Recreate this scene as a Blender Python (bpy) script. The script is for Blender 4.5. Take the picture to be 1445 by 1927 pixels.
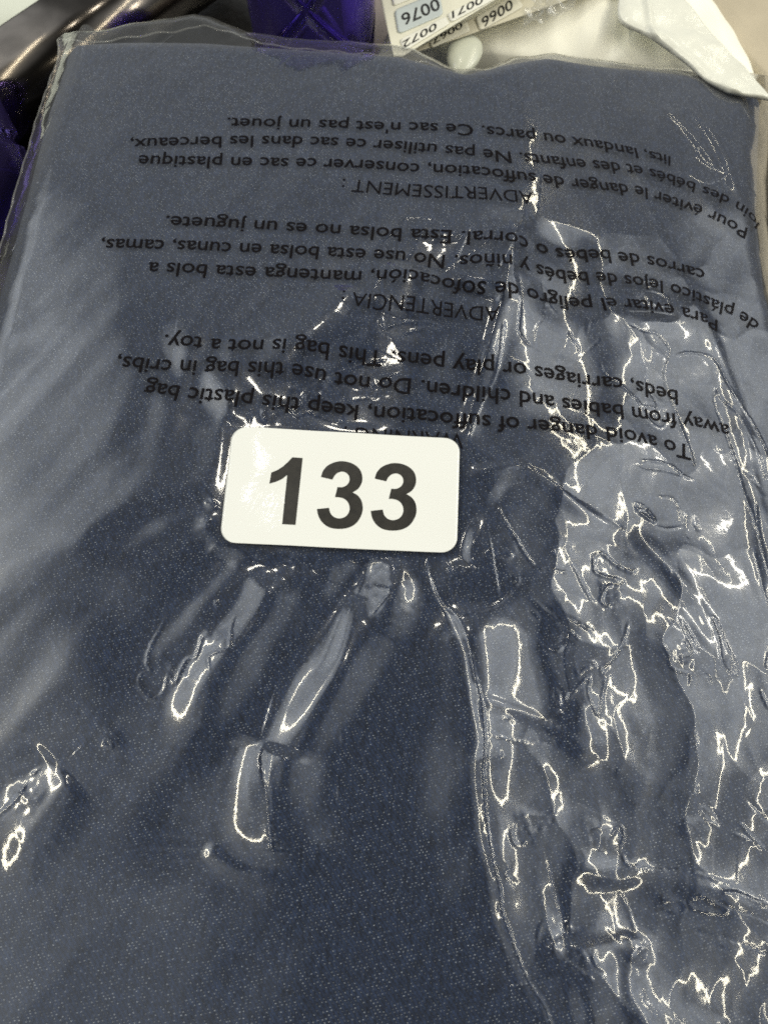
import bpy, bmesh, math, random
import numpy as np
from mathutils import Vector, Matrix
from mathutils.geometry import delaunay_2d_cdt

for _o in list(bpy.data.objects):
    bpy.data.objects.remove(_o)
random.seed(4)
SC = bpy.context.scene
COL = SC.collection

# ------------------------------------------------------------------ camera
PW, PH, F = 1445.0, 1927.0, 1448.0          # the photograph's pixels and focal length in pixels
TILT = math.radians(20)
DIST = 0.166
CAM = np.array([0.0, -DIST * math.sin(TILT), DIST * math.cos(TILT)])
cd = bpy.data.cameras.new('camera')
cam = bpy.data.objects.new('camera', cd)
COL.objects.link(cam)
cam.location = CAM
cam.rotation_euler = (TILT, 0, 0)
cd.sensor_fit = 'VERTICAL'
cd.sensor_height = 24
cd.sensor_width = 24
cd.lens = F / PH * 24
cd.clip_start = 0.005
cd.clip_end = 50
cd.dof.use_dof = True
cd.dof.focus_distance = 0.17
cd.dof.aperture_fstop = 17
SC.camera = cam

# ------------------------------------------------------------------ light
wd = bpy.data.worlds.new('World')
SC.world = wd
wd.use_nodes = True
_wn, _wl = wd.node_tree.nodes, wd.node_tree.links
_bg = _wn['Background']
# dim surroundings, with bright lobes added to the sides and ahead for film sheen
_tc = _wn.new('ShaderNodeTexCoord')


def _wm(op, a, b=None, c=None):
    n = _wn.new('ShaderNodeMath'); n.operation = op
    for i, v in enumerate((a, b, c)):
        if v is None:
            continue
        if isinstance(v, (int, float)):
            n.inputs[i].default_value = v
        else:
            _wl.new(v, n.inputs[i])
    return n.outputs[0]


def _lobe(d, lo, hi, amp):
    d = Vector(d).normalized()
    n = _wn.new('ShaderNodeVectorMath'); n.operation = 'DOT_PRODUCT'
    _wl.new(_tc.outputs['Generated'], n.inputs[0]); n.inputs[1].default_value = d
    r = _wn.new('ShaderNodeMapRange'); r.interpolation_type = 'SMOOTHSTEP'
    r.inputs['From Min'].default_value = lo; r.inputs['From Max'].default_value = hi
    r.inputs['To Min'].default_value = 0; r.inputs['To Max'].default_value = amp
    _wl.new(n.outputs['Value'], r.inputs['Value'])
    return r.outputs[0]


WORLD_BASE = 0.03
_no = _wn.new('ShaderNodeTexNoise'); _no.inputs['Scale'].default_value = 7.0; _no.inputs['Detail'].default_value = 3
_wl.new(_tc.outputs['Generated'], _no.inputs['Vector'])
# each added bright lobe: direction, cosines where it starts and is full, radiance
LOBES = [((1.20, 0.46, 1.0), 0.905, 0.985, 1.10), ((1.25, -0.02, 1.0), 0.69, 0.95, 0.62),
         ((-1.00, 0.54, 1.0), 0.91, 0.988, 1.55), ((-0.85, -0.28, 1.0), 0.80, 0.965, 0.50)]
_sum = _wm('ADD', _wm('ADD', _lobe(*LOBES[0]), _lobe(*LOBES[1])), _wm('ADD', _lobe(*LOBES[2]), _lobe(*LOBES[3])))
_sum = _wm('ADD', _sum, _lobe((-0.15, 0.95, 0.30), 0.50, 0.95, 0.26))
_sum = _wm('MULTIPLY', _sum, _wm('MULTIPLY_ADD', _no.outputs['Fac'], 1.7, 0.15))
_sum = _wm('ADD', _sum, WORLD_BASE)
_bg.inputs[0].default_value = (0.92, 0.97, 1.0, 1)
_wl.new(_sum, _bg.inputs[1])


def lamp(name, loc, size, radiance, col=(1, 0.9, 0.7), aim=(0, 0.05, 0), roll=0.0):
    l = bpy.data.lights.new(name, 'AREA')
    l.shape = 'RECTANGLE'
    l.size, l.size_y = size
    l.energy = radiance * math.pi * size[0] * size[1]
    l.color = col
    o = bpy.data.objects.new(name, l)
    COL.objects.link(o)
    o.location = loc
    d = Vector(aim) - Vector(loc)
    o.rotation_euler = d.to_track_quat('-Z', 'Y').to_euler()
    if roll:
        o.rotation_euler.rotate_axis('Z', roll)
    return o


def angled_lamp(ax, ay, size, radiance, roll=0.0, h=1.5):
    """a lamp at ax degrees to the right of and ay degrees beyond the zenith, h metres above the table"""
    x, y = math.tan(math.radians(ax)), math.tan(math.radians(ay))
    lamp('unseen_lamp', (h * x, h * y, h), size, radiance, (1, 0.945, 0.80), roll=roll)


angled_lamp(-10.6, 22.0, (0.045, 0.13), 75)            # a small lamp panel
angled_lamp(-1.5, 35.5, (0.09, 0.13), 60)  # second unseen panel, added for glare on the film above the sticker
# two unseen low tubes added to brighten the far end of the table
for ax, ay, ln, roll in ((-64, 30, 0.34, 0.4), (61, 34, 0.34, 0.8)):
    angled_lamp(ax, ay, (ln, 0.022), 95, roll, 0.55)
# unseen thin tubes added round the table so the film's creases glint
TUBE = (1, 0.92, 0.70)
for x_, y_, lx, ly in ((1.26, 0.65, 0.045, 3.2), (-1.12, -0.10, 0.045, 1.8), (0.95, -1.08, 1.1, 0.045), (2.5, 0.2, 0.03, 2.4)):
    l_ = lamp('unseen_lamp', (x_, y_, 1.5), (lx, ly), 52, TUBE)
    l_.rotation_euler = (0, 0, 0)

SC.view_settings.view_transform = 'Standard'
SC.view_settings.look = 'None'
SC.view_settings.exposure = 0.0
SC.view_settings.gamma = 1.0
SC.view_settings.use_curve_mapping = False
SC.cycles.max_bounces = 12
SC.cycles.transparent_max_bounces = 16
SC.cycles.caustics_reflective = False
SC.cycles.caustics_refractive = False
SC.cycles.sample_clamp_indirect = 4.0
SC.cycles.use_denoising = False
SC.cycles.pixel_filter_type = 'BLACKMAN_HARRIS'
SC.cycles.filter_width = 1.7
SC.cycles.sample_clamp_direct = 12.0

# ------------------------------------------------------------------ pixel -> space helpers
ct, st = math.cos(TILT), math.sin(TILT)


def at(px, py, z=0.0):
    """the point at height z that the photograph shows at this pixel (arrays allowed)"""
    px = np.asarray(px, float); py = np.asarray(py, float)
    a = (px - PW / 2) / F; b = -(py - PH / 2) / F
    dx = a; dy = b * ct + st; dz = b * st - ct
    k = (np.asarray(z) - CAM[2]) / dz
    return CAM[0] + k * dx, CAM[1] + k * dy


def sstep(a, b, x):
    t = np.clip((x - a) / (b - a), 0, 1)
    return t * t * (3 - 2 * t)


def _hash(ix, iy, seed):
    n = (ix.astype(np.int64) * 374761393 + iy.astype(np.int64) * 668265263 + seed * 1274126177) & 0x7fffffff
    n = ((n ^ (n >> 13)) * 1103515245 + 12345) & 0x7fffffff
    n = ((n ^ (n >> 15)) * 69069 + 1) & 0x7fffffff
    return (n ^ (n >> 11)) / float(0x7fffffff) % 1.0


def noise(x, y, seed=0):
    ix = np.floor(x); iy = np.floor(y)
    fx = x - ix; fy = y - iy
    u = fx * fx * fx * (fx * (fx * 6 - 15) + 10); v = fy * fy * fy * (fy * (fy * 6 - 15) + 10)

    def g(ox, oy):
        a = _hash(ix + ox, iy + oy, seed) * 2 * math.pi
        return np.cos(a) * (fx - ox) + np.sin(a) * (fy - oy)
    n0 = g(0, 0) * (1 - u) + g(1, 0) * u
    n1 = g(0, 1) * (1 - u) + g(1, 1) * u
    return (n0 * (1 - v) + n1 * v) * 1.5


def cells(x, y, seed=0):
    """squared distance to the nearest of one jittered seed per unit square"""
    ix = np.floor(x); iy = np.floor(y)
    best = np.full(x.shape, 9.0)
    for ox in (-1, 0, 1):
        for oy in (-1, 0, 1):
            cx = ix + ox; cy = iy + oy
            sx = cx + _hash(cx, cy, seed); sy = cy + _hash(cx, cy, seed + 7)
            best = np.minimum(best, (x - sx) ** 2 + (y - sy) ** 2)
    return best


# ------------------------------------------------------------------ the heaped surface of the packed garment
def base(x, y):
    z = -0.020 * (1 - np.exp(-(np.maximum(0, x - 0.018) / 0.062) ** 2)) * (0.45 + 0.55 * sstep(-0.06, 0.03, y))
    z = z - 0.8 * np.maximum(0, -x - 0.055) ** 2
    z = z - 0.9 * np.maximum(0, y - 0.075) ** 2
    z = z + 0.0007 * noise(x * 20 + 3.1, y * 20 + 1.7, 3) + 0.00010 * noise(x * 60, y * 60, 5)
    return z


def on(pts, lift=0.0):
    """photograph pixels -> points on the heaped surface"""
    p = np.asarray(pts, float)
    z = np.zeros(len(p))
    for _ in range(8):
        x, y = at(p[:, 0], p[:, 1], z + lift)
        z = base(x, y)
    return np.stack([x, y], 1)


def catmull(p, n=6):
    p = np.asarray(p, float)
    if len(p) < 3:
        return p
    q = np.vstack([2 * p[0] - p[1], p, 2 * p[-1] - p[-2]])
    out = []
    for i in range(1, len(q) - 2):
        for k in range(n):
            t = k / n
            a, b, c, d = q[i - 1], q[i], q[i + 1], q[i + 2]
            out.append(0.5 * (2 * b + (c - a) * t + (2 * a - 5 * b + 4 * c - d) * t * t + (3 * b - a - 3 * c + d) * t ** 3))
    out.append(p[-1])
    return np.array(out)


def poly_dist(x, y, poly):
    """distance, arc length and side (+1 left of travel) to a polyline"""
    best = np.full(x.shape, 1e9); arc = np.zeros(x.shape); side = np.ones(x.shape)
    L = 0.0
    for (ax, ay), (bx, by) in zip(poly[:-1], poly[1:]):
        dx, dy = bx - ax, by - ay
        l2 = dx * dx + dy * dy
        if l2 < 1e-14:
            continue
        t = np.clip(((x - ax) * dx + (y - ay) * dy) / l2, 0, 1)
        ex = x - (ax + t * dx); ey = y - (ay + t * dy)
        d = ex * ex + ey * ey
        m = d < best
        best = np.where(m, d, best)
        arc = np.where(m, L + t * math.sqrt(l2), arc)
        side = np.where(m, np.sign(dx * ey - dy * ex), side)
        L += math.sqrt(l2)
    return np.sqrt(best), arc, side, L


MM = 0.001
# broad facets of pulled film, fanning out from the sticker: (pixels along the middle, width px, share of full sheen)
BANDS = [
    ([(475, 1050), (400, 1150), (318, 1255), (205, 1410)], 95, 1.0),
    ([(735, 1055), (655, 1185), (545, 1330), (420, 1470)], 62, 0.75),
    ([(712, 1050), (705, 1120), (670, 1180)], 48, 1.0),
    ([(490, 1390), (462, 1490), (445, 1580), (440, 1680)], 90, 0.7),
    ([(360, 1050), (210, 1160), (70, 1290), (-40, 1400)], 90, 0.5),
    ([(565, 1060), (505, 1150), (455, 1250)], 40, 0.55),
    ([(940, 1130), (962, 1260), (980, 1400), (1005, 1560), (1052, 1750), (1110, 1950)], 112, 0.8),
    ([(1010, 410), (995, 560), (965, 700), (925, 850)], 115, 1.0),
    ([(850, 520), (800, 640), (720, 770)], 130, 0.8),
    ([(700, 560), (610, 690), (540, 790)], 90, 0.6),
    ([(1190, 500), (1130, 640), (1070, 800)], 150, 0.9),
    ([(425, 620), (400, 780), (408, 930)], 46, 0.7),
    ([(330, 640), (310, 800), (300, 960)], 50, 0.35),
    ([(1320, 680), (1375, 850), (1400, 1000), (1430, 1180)], 100, 0.9),
    ([(900, 960), (1010, 1030), (1130, 1130)], 110, 0.85),
    ([(1130, 1180), (1120, 1300), (1090, 1420)], 90, 0.7),
    ([(1180, 1560), (1300, 1620), (1440, 1660)], 90, 0.7),
    ([(1050, 1830), (1200, 1800), (1420, 1840)], 120, 0.8),
    ([(610, 1052), (575, 1160), (500, 1320)], 36, 0.7),
    ([(660, 1055), (610, 1230), (520, 1420), (470, 1560)], 44, 0.5),
    ([(520, 1048), (440, 1190), (330, 1370), (260, 1500)], 44, 0.6),
    ([(412, 960), (300, 1010), (170, 1100)], 46, 0.6),
    ([(408, 1000), (280, 1090), (140, 1230), (30, 1390)], 50, 0.7),
    ([(440, 790), (360, 700), (300, 560)], 44, 0.5),
    ([(880, 830), (1000, 740), (1120, 640)], 60, 0.8),
    ([(60, 470), (20, 590), (-50, 740)], 60, 0.5),
    ([(140, 560), (70, 720), (-20, 880)], 70, 0.35),
    ([(120, 1440), (50, 1510), (-40, 1580)], 60, 0.9),
]
# sharper folds: (pixels along the crest, width mm left of travel, width mm right of travel, height mm)
FOLDS = [
    ([(972, 395), (955, 520), (925, 640), (890, 760), (862, 885)], 2.4, 1.4, 0.55),
    ([(805, 1045), (825, 1110), (862, 1165), (885, 1230), (898, 1320), (908, 1400), (903, 1450), (912, 1560), (928, 1630), (942, 1720), (970, 1800), (1005, 1870), (1040, 1940), (1080, 2020)], 4.5, 1.2, 0.68),
    ([(865, 893), (990, 886), (1080, 950), (1175, 1010)], 1.2, 2.5, 0.50),
    ([(514, 1390), (506, 1450), (512, 1530), (522, 1610)], 1.3, 4.0, 0.30),
    ([(1180, 1000), (1290, 1120), (1370, 1260)], 2.5, 2.0, 0.50),
    ([(1300, 560), (1380, 760), (1430, 1000), (1460, 1200)], 2.0, 3.0, 0.60),
    ([(1050, 1640), (1200, 1640), (1380, 1690), (1500, 1740)], 1.5, 3.0, 0.60),
    ([(1000, 1790), (1120, 1780), (1260, 1760)], 1.5, 3.0, 0.50),
    ([(1190, 1770), (1180, 1860), (1230, 1960)], 2.0, 1.5, 0.50),
    ([(880, 1310), (1000, 1350), (1120, 1420)], 1.2, 1.2, 0.30),
    ([(1240, 200), (1300, 260), (1360, 340)], 1.5, 1.5, 0.40),
    ([(1290, 200), (1350, 280), (1390, 400)], 1.5, 1.5, 0.40),
    ([(380, 1590), (450, 1640), (540, 1650)], 1.5, 1.5, 0.30),
]


# small puckers: (pixel, radius mm, height mm)
PUCKERS = [((600, 735), 5.0, 0.42), ((690, 720), 4.0, 0.35), ((830, 440), 4.5, 0.40), ((745, 590), 3.5, 0.30), ((510, 785), 3.5, 0.28), ((900, 440), 3.0, 0.28),
           ((1060, 680), 3.0, 0.40), ((1010, 745), 3.0, 0.30), ((1220, 570), 3.0, 0.40), ((1235, 770), 3.0, 0.35), ((1280, 1240), 3.0, 0.35), ((945, 1050), 3.5, 0.35),
           ((1110, 1330), 3.0, 0.35), ((1000, 1560), 3.0, 0.40), ((1145, 1110), 3.0, 0.35), ((1190, 1780), 2.5, 0.40), ((1120, 1570), 3.0, 0.35), ((920, 1420), 2.5, 0.30),
           ((330, 1270), 3.0, 0.22), ((215, 1395), 2.0, 0.25), ((700, 1400), 2.5, 0.20), ((50, 1490), 3.0, 0.30), ((690, 1110), 2.5, 0.25), ((400, 1200), 2.5, 0.20),
           ((880, 1080), 2.5, 0.30), ((1300, 1560), 2.5, 0.30), ((1240, 1690), 2.5, 0.35), ((1060, 1800), 2.5, 0.30)]


def crop(ox, oy, s, lines):
    return [[(ox + a / s, oy + b / s) for a, b in l] for l in lines]


# thin creases, followed in the photograph
CREASES = []
CREASES += crop(800, 500, 2.24, [
    [(845, 262), (900, 290), (965, 300), (1010, 345), (1018, 375), (1003, 420), (1005, 500), (1040, 600), (1070, 690), (1110, 790), (1125, 860)],
    [(1050, 388), (1100, 378), (1180, 390), (1225, 425), (1260, 500), (1320, 600), (1380, 690), (1445, 830)],
    [(1220, 520), (1208, 560), (1220, 620), (1245, 680), (1270, 760), (1300, 840), (1330, 950), (1370, 1060), (1380, 1120)],
    [(1220, 520), (1240, 570), (1300, 630), (1340, 700), (1390, 800), (1430, 920)],
    [(300, 890), (380, 868), (430, 862), (480, 880), (540, 920), (580, 950), (640, 985), (700, 1015), (760, 1060), (840, 1118)],
    [(305, 1010), (320, 1060), (355, 1120), (380, 1160), (420, 1228), (460, 1276)],
    [(895, 830), (960, 832), (1030, 850), (1080, 890), (1120, 910)], [(895, 830), (910, 855), (1000, 868), (1080, 890)],
    [(870, 1000), (920, 1020), (955, 1070), (955, 1090), (900, 1040), (870, 1000)],
    [(970, 980), (1030, 985), (1060, 1020), (1070, 1100)],
    [(390, 60), (400, 140), (395, 220), (395, 290), (440, 340)],
    [(490, 60), (505, 170), (490, 230), (460, 270), (455, 330)],
    [(605, 265), (580, 350), (560, 400), (600, 420), (640, 400), (700, 340), (730, 315), (690, 300)],
    [(605, 265), (625, 310), (650, 350), (610, 385)],
    [(680, 290), (690, 230), (720, 225)],
    [(730, 400), (760, 460), (830, 520), (870, 560), (910, 600), (960, 610), (990, 680)],
    [(920, 470), (940, 540), (970, 590), (960, 650)],
    [(880, 560), (930, 650), (990, 690), (1030, 640)],
    [(880, 150), (930, 115), (1000, 140), (1020, 190), (960, 180), (900, 160)],
    [(900, 80), (960, 70), (930, 110)], [(500, 90), (530, 130), (520, 160), (560, 205)],
    [(335, 385), (400, 420), (440, 470)], [(500, 440), (560, 460), (590, 490)],
    [(1340, 880), (1370, 905), (1390, 940), (1350, 900)], [(840, 215), (940, 215), (1040, 230)],
])
CREASES += crop(620, 200, 1.7515, [
    [(625, 345), (560, 370), (525, 400), (520, 460), (470, 490), (420, 520), (370, 555)],
    [(640, 350), (610, 430), (580, 500), (545, 560)], [(635, 370), (605, 450), (600, 560), (615, 620)],
    [(160, 490), (175, 450), (230, 410), (240, 380), (280, 372), (340, 380), (380, 400), (400, 430), (450, 440), (400, 455), (330, 435), (290, 440), (270, 490), (245, 525)],
    [(400, 290), (440, 275), (500, 250), (560, 225), (615, 225)], [(420, 285), (390, 300), (440, 310)],
    [(360, 375), (380, 410), (430, 430), (460, 445)],
])
CREASES += crop(800, 950, 2.24, [
    [(10, 200), (15, 270), (40, 350), (80, 430), (140, 475)], [(140, 475), (200, 455), (270, 440), (330, 400), (360, 370)],
    [(110, 420), (125, 350)], [(75, 220), (110, 280), (155, 315)],
    [(250, 215), (280, 195), (330, 205), (360, 225), (300, 240), (260, 235), (250, 215)],
    [(190, 225), (215, 265), (210, 290)], [(320, 290), (350, 300), (385, 315), (380, 340), (350, 330)],
    [(460, 268), (540, 285), (610, 295)], [(610, 245), (650, 320), (690, 400), (712, 420)],
    [(185, 615), (195, 700), (220, 800), (235, 880), (240, 1000), (233, 1107), (240, 1240), (262, 1420), (275, 1508), (305, 1610), (310, 1690), (345, 1790), (380, 1890), (430, 2008), (490, 2098), (525, 2190), (560, 2260)],
    [(705, 220), (740, 210), (800, 260), (860, 290), (880, 280)], [(705, 220), (710, 285), (760, 310), (820, 325)],
    [(740, 340), (735, 400), (760, 350), (820, 345), (830, 325)], [(720, 390), (750, 430), (790, 435)],
    [(430, 430), (470, 450), (490, 490), (450, 470), (430, 430)],
    [(440, 400), (500, 450), (570, 510), (645, 580)], [(490, 435), (560, 465), (630, 500), (690, 535)],
    [(455, 595), (490, 598), (540, 625), (480, 615), (455, 595)], [(540, 625), (590, 590), (625, 605)],
    [(845, 505), (830, 560), (800, 630), (770, 665), (735, 690), (740, 720), (770, 700)],
    [(580, 835), (630, 780), (685, 720)], [(755, 730), (740, 800), (725, 890), (690, 830), (680, 780), (690, 720)],
    [(540, 760), (570, 790), (575, 850), (535, 820), (540, 760)], [(625, 690), (640, 720), (660, 700), (690, 690), (710, 690)],
    [(660, 665), (700, 670), (712, 690)],
    [(445, 1010), (490, 1000), (550, 1015), (545, 980), (575, 968)], [(500, 918), (575, 938)],
    [(275, 975), (340, 990), (440, 1012)], [(310, 905), (345, 900), (365, 915)],
    [(1185, 480), (1220, 560), (1230, 640), (1250, 690), (1300, 718), (1300, 670), (1260, 600), (1215, 490), (1185, 480)],
    [(1055, 485), (1080, 560), (1130, 630), (1100, 550), (1055, 485)], [(1000, 490), (1065, 545)],
    [(1380, 0), (1390, 110), (1415, 240), (1450, 330)], [(1370, 190), (1400, 300), (1415, 370), (1445, 460)],
    [(985, 600), (1005, 640), (1020, 690), (1060, 710), (1100, 720), (1100, 770)], [(1065, 570), (1090, 610), (1095, 640), (1060, 650), (1075, 690)],
    [(1150, 720), (1180, 730), (1190, 770)], [(1000, 275), (1015, 300), (1000, 290)],
    [(520, 175), (535, 200), (545, 225)], [(880, 20), (930, 30), (960, 75), (900, 40), (880, 20)],
    [(1090, 30), (1085, 90), (1100, 145), (1080, 110)], [(1120, 70), (1140, 110), (1125, 60)],
    [(1400, 780), (1415, 820), (1440, 870)], [(1425, 640), (1440, 630), (1430, 680), (1450, 700)],
    [(960, 95), (1010, 108), (1075, 100)],
])
CREASES += crop(800, 1400, 2.24, [
    [(385, 320), (420, 300), (480, 300), (530, 295), (545, 260)], [(360, 350), (360, 400), (390, 425), (430, 400)],
    [(360, 350), (410, 345), (440, 355), (515, 345), (530, 300)], [(410, 360), (440, 390), (470, 365)],
    [(310, 540), (375, 575)], [(820, 630), (855, 690), (870, 740), (888, 795)], [(888, 820), (930, 850), (900, 865), (850, 905), (880, 850)],
    [(580, 905), (650, 875)], [(580, 905), (640, 950), (705, 992)], [(665, 870), (700, 930), (740, 965)], [(700, 870), (695, 900), (720, 940)],
    [(890, 1010), (905, 1070), (940, 1110), (968, 1150)],
    [(825, 450), (850, 510), (900, 518), (960, 530), (1050, 530), (1120, 540), (1200, 565), (1300, 600)],
    [(780, 385), (820, 345), (835, 380), (820, 450)], [(680, 370), (740, 360), (750, 385)],
    [(980, 685), (1020, 660), (1070, 665), (1095, 690), (1070, 710), (1000, 695), (980, 685)],
    [(1105, 650), (1160, 635), (1180, 650), (1250, 690), (1240, 710), (1150, 700), (1110, 680), (1105, 650)],
    [(1215, 620), (1300, 625), (1380, 660), (1450, 670)], [(1190, 655), (1280, 690), (1380, 720), (1450, 755)],
    [(1110, 780), (1200, 805), (1300, 825), (1450, 885)], [(1180, 860), (1230, 855), (1280, 875)],
    [(1130, 235), (1190, 270), (1245, 330)], [(1135, 260), (1180, 320), (1240, 355)],
    [(1290, 340), (1320, 340), (1370, 400), (1415, 440), (1340, 400), (1275, 370)], [(1340, 230), (1390, 280), (1450, 345)],
    [(465, 825), (475, 780), (490, 745)], [(570, 765), (600, 745), (620, 740)], [(570, 765), (635, 778)],
    [(775, 95), (800, 100), (780, 125)], [(1210, 1180), (1260, 1160)], [(320, 485), (345, 520), (310, 545)],
])
CREASES += crop(0, 1000, 1.806, [
    [(580, 265), (545, 330), (510, 400), (502, 450), (515, 475), (480, 490), (480, 530), (520, 572), (560, 545), (575, 490), (600, 515), (635, 440), (670, 430), (690, 365), (715, 355)],
    [(720, 470), (715, 430), (755, 410), (785, 400), (790, 330), (800, 295)], [(730, 270), (738, 240), (742, 280)],
    [(370, 698), (358, 725), (385, 732), (370, 698)],
    [(920, 715), (895, 760), (900, 830), (910, 900), (920, 990), (928, 1060), (930, 1095)],
    [(95, 855), (60, 910), (5, 960)], [(140, 805), (105, 830)], [(1140, 860), (1142, 920)], [(1245, 865), (1305, 853)],
    [(1235, 150), (1210, 220), (1180, 285)], [(1275, 190), (1320, 205), (1335, 190)], [(1325, 215), (1290, 255), (1260, 290)],
    [(865, 45), (862, 100), (877, 45)], [(1150, 65), (1152, 95), (1170, 85)], [(1160, 685), (1167, 730)], [(1370, 740), (1390, 770)],
    [(670, 728), (685, 742)], [(1010, 460), (1070, 435)],
])
CREASES += crop(350, 760, 2.408, [
    [(75, 440), (120, 465), (165, 485)], [(100, 430), (165, 470)], [(60, 525), (145, 540)],
    [(1235, 300), (1275, 240)], [(1240, 405), (1265, 430)],
])
CREASES += crop(380, 600, 2.491, [
    [(330, 400), (345, 420), (400, 420), (450, 465), (480, 450), (520, 450), (600, 480), (655, 490), (645, 440), (600, 400), (560, 365)],
    [(545, 300), (600, 270), (680, 240), (780, 210), (860, 200)], [(545, 300), (600, 310), (640, 340), (690, 380), (740, 375), (830, 370)],
    [(640, 300), (700, 320), (760, 330), (840, 310), (920, 260)], [(930, 360), (990, 340), (1060, 350), (1120, 365), (1160, 410)],
    [(225, 505), (232, 440), (220, 480)], [(285, 415), (290, 510)], [(300, 400), (298, 510)],
    [(350, 510), (370, 500), (450, 520), (560, 525), (640, 545)],
    [(860, 80), (880, 50), (960, 35), (1060, 35), (1120, 50)], [(930, 95), (980, 75), (1050, 60), (1110, 50)],
    [(830, 10), (840, 50), (862, 80)], [(490, 350), (470, 400), (440, 440)], [(1410, 30), (1380, 250), (1300, 420), (1240, 590)],
])
CREASES += crop(0, 130, 5.507, [
    [(590, 400), (540, 480), (460, 640), (400, 780), (330, 920), (270, 1090)], [(340, 790), (370, 730), (450, 650)],
    [(320, 920), (380, 800), (440, 690)], [(425, 1100), (365, 1205)], [(265, 1290), (200, 1400), (125, 1520)], [(160, 1760), (100, 1860), (60, 1920)],
    [(250, 1320), (160, 1530), (80, 1700), (20, 1900)], [(490, 270), (460, 330), (510, 290)],
])
CREASES += [[(560, 100), (530, 125), (515, 150)], [(425, 195), (440, 230), (450, 260), (470, 290)], [(330, 68), (290, 100), (255, 118)],
            [(1320, 250), (1310, 300), (1360, 330)], [(1290, 330), (1330, 350), (1370, 330)]]

STICKER_PX = [(438, 803.6), (865, 827), (859, 1041.5), (413.5, 1021)]    # its corners without the rounding


def smooth_base(x, y):
    return base(x, y)


_folds = [(catmull(on(p), 4), a * MM, b * MM, h * MM) for p, a, b, h in FOLDS]


def sheen(p, gx, gy):
    """how much of the added bright lobes a film of slope gx, gy at p mirrors into the camera"""
    n = np.array([-gx, -gy, 1.0]); n /= np.linalg.norm(n)
    v = np.array([p[0], p[1], float(base(p[0:1], p[1:2])[0])]) - CAM; v /= np.linalg.norm(v)
    r = v - 2 * v.dot(n) * n
    out = 0.0
    for d, lo, hi, amp in LOBES:
        d = np.array(d) / np.linalg.norm(d)
        t = min(1, max(0, (r.dot(d) - lo) / (hi - lo)))
        out += amp * t * t * (3 - 2 * t)
    return out


def base_slope(p):
    e = 0.0006
    f = lambda a, b: float(base(np.array([a]), np.array([b]))[0])
    return (f(p[0] + e, p[1]) - f(p[0] - e, p[1])) / (2 * e), (f(p[0], p[1] + e) - f(p[0], p[1] - e)) / (2 * e)


_puckers = [(on([p])[0], r * MM, 0.75 * h * MM) for p, r, h in PUCKERS]
_bands = []
for p, wpx_, share in BANDS:
    q = catmull(on(p), 5)
    half = 0.5 * wpx_ * 0.000165
    mid = q[len(q) // 2]; tg = q[len(q) // 2 + 1] - q[len(q) // 2 - 1]; tg /= np.hypot(*tg)
    perp = np.array([-tg[1], tg[0]])                       # left of travel
    bx_, by_ = base_slope(mid)
    cand = sorted(np.linspace(-0.30, 0.30, 61), key=abs)
    val = [sheen(mid, bx_ + m * perp[0], by_ + m * perp[1]) for m in cand]
    want = max(val) * share
    m = next(c for c, v in zip(cand, val) if v >= want - 1e-9)
    _bands.append((q, half, m))
_creases = []
_r = random.Random(11)
for p in CREASES:
    q = catmull(on(p), 4)
    _creases.append((q, _r.uniform(0.26, 0.40) * MM, _r.uniform(0.08, 0.16) * MM * (1 if _r.random() < 0.75 else -0.8), _r.randint(0, 999)))
_stk = on(STICKER_PX, 0.0008)
_stk_c = _stk.mean(0)


def sticker_uv(x, y):
    """distance outside the sticker's outline (metres, 0 inside)"""
    d = np.full(x.shape, -1.0)
    for i in range(4):
        a, b = _stk[i], _stk[(i + 1) % 4]
        e = b - a
        n = np.array([e[1], -e[0]]) / np.hypot(*e)
        if np.dot(_stk_c - a, n) > 0:
            n = -n
        d = np.maximum(d, (x - a[0]) * n[0] + (y - a[1]) * n[1])
    return d


DENIM_FOLD = 0.45
CENTRE = on([(740, 620)])[0]      # the film is also puckered here, above the sticker


def fold_height(x, y):
    """the soft folds of the packed garment and its film"""
    h = np.zeros(x.shape)
    for poly, wl, wr, hh in _folds:
        m3 = 3.2 * max(wl, wr)
        lo = poly.min(0) - m3; hi = poly.max(0) + m3
        m = (x > lo[0]) & (x < hi[0]) & (y > lo[1]) & (y < hi[1])
        if not m.any():
            continue
        d, arc, side, L = poly_dist(x[m], y[m], poly)
        w = np.where(side > 0, wl, wr)
        t = arc / L
        taper = np.clip(np.minimum(t / 0.15, (1 - t) / 0.3), 0, 1)
        taper = taper * taper * (3 - 2 * taper)
        wob = 1 + 0.25 * noise(arc * 160, arc * 0 + hh * 9e4, 21)
        h[m] += hh * taper * wob * np.exp(-(d / w) ** 2)
    for poly, half, slope in _bands:
        lo = poly.min(0) - 5 * half; hi = poly.max(0) + 5 * half
        m = (x > lo[0]) & (x < hi[0]) & (y > lo[1]) & (y < hi[1])
        if not m.any():
            continue
        d, arc, side, L = poly_dist(x[m], y[m], poly)
        t = arc / L
        taper = sstep(-0.02, 0.10, t) * sstep(0, 0.45, 1 - t)
        u = side * d / (half * (0.7 + 0.75 * t))
        h[m] += slope * half * taper * u / (1 + (np.abs(u) / 1.35) ** 4) * (1 + 0.3 * noise(x[m] * 70, y[m] * 70, 24)) * (1 - sstep(1.5, 3.0, np.abs(u)))
    return h


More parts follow.
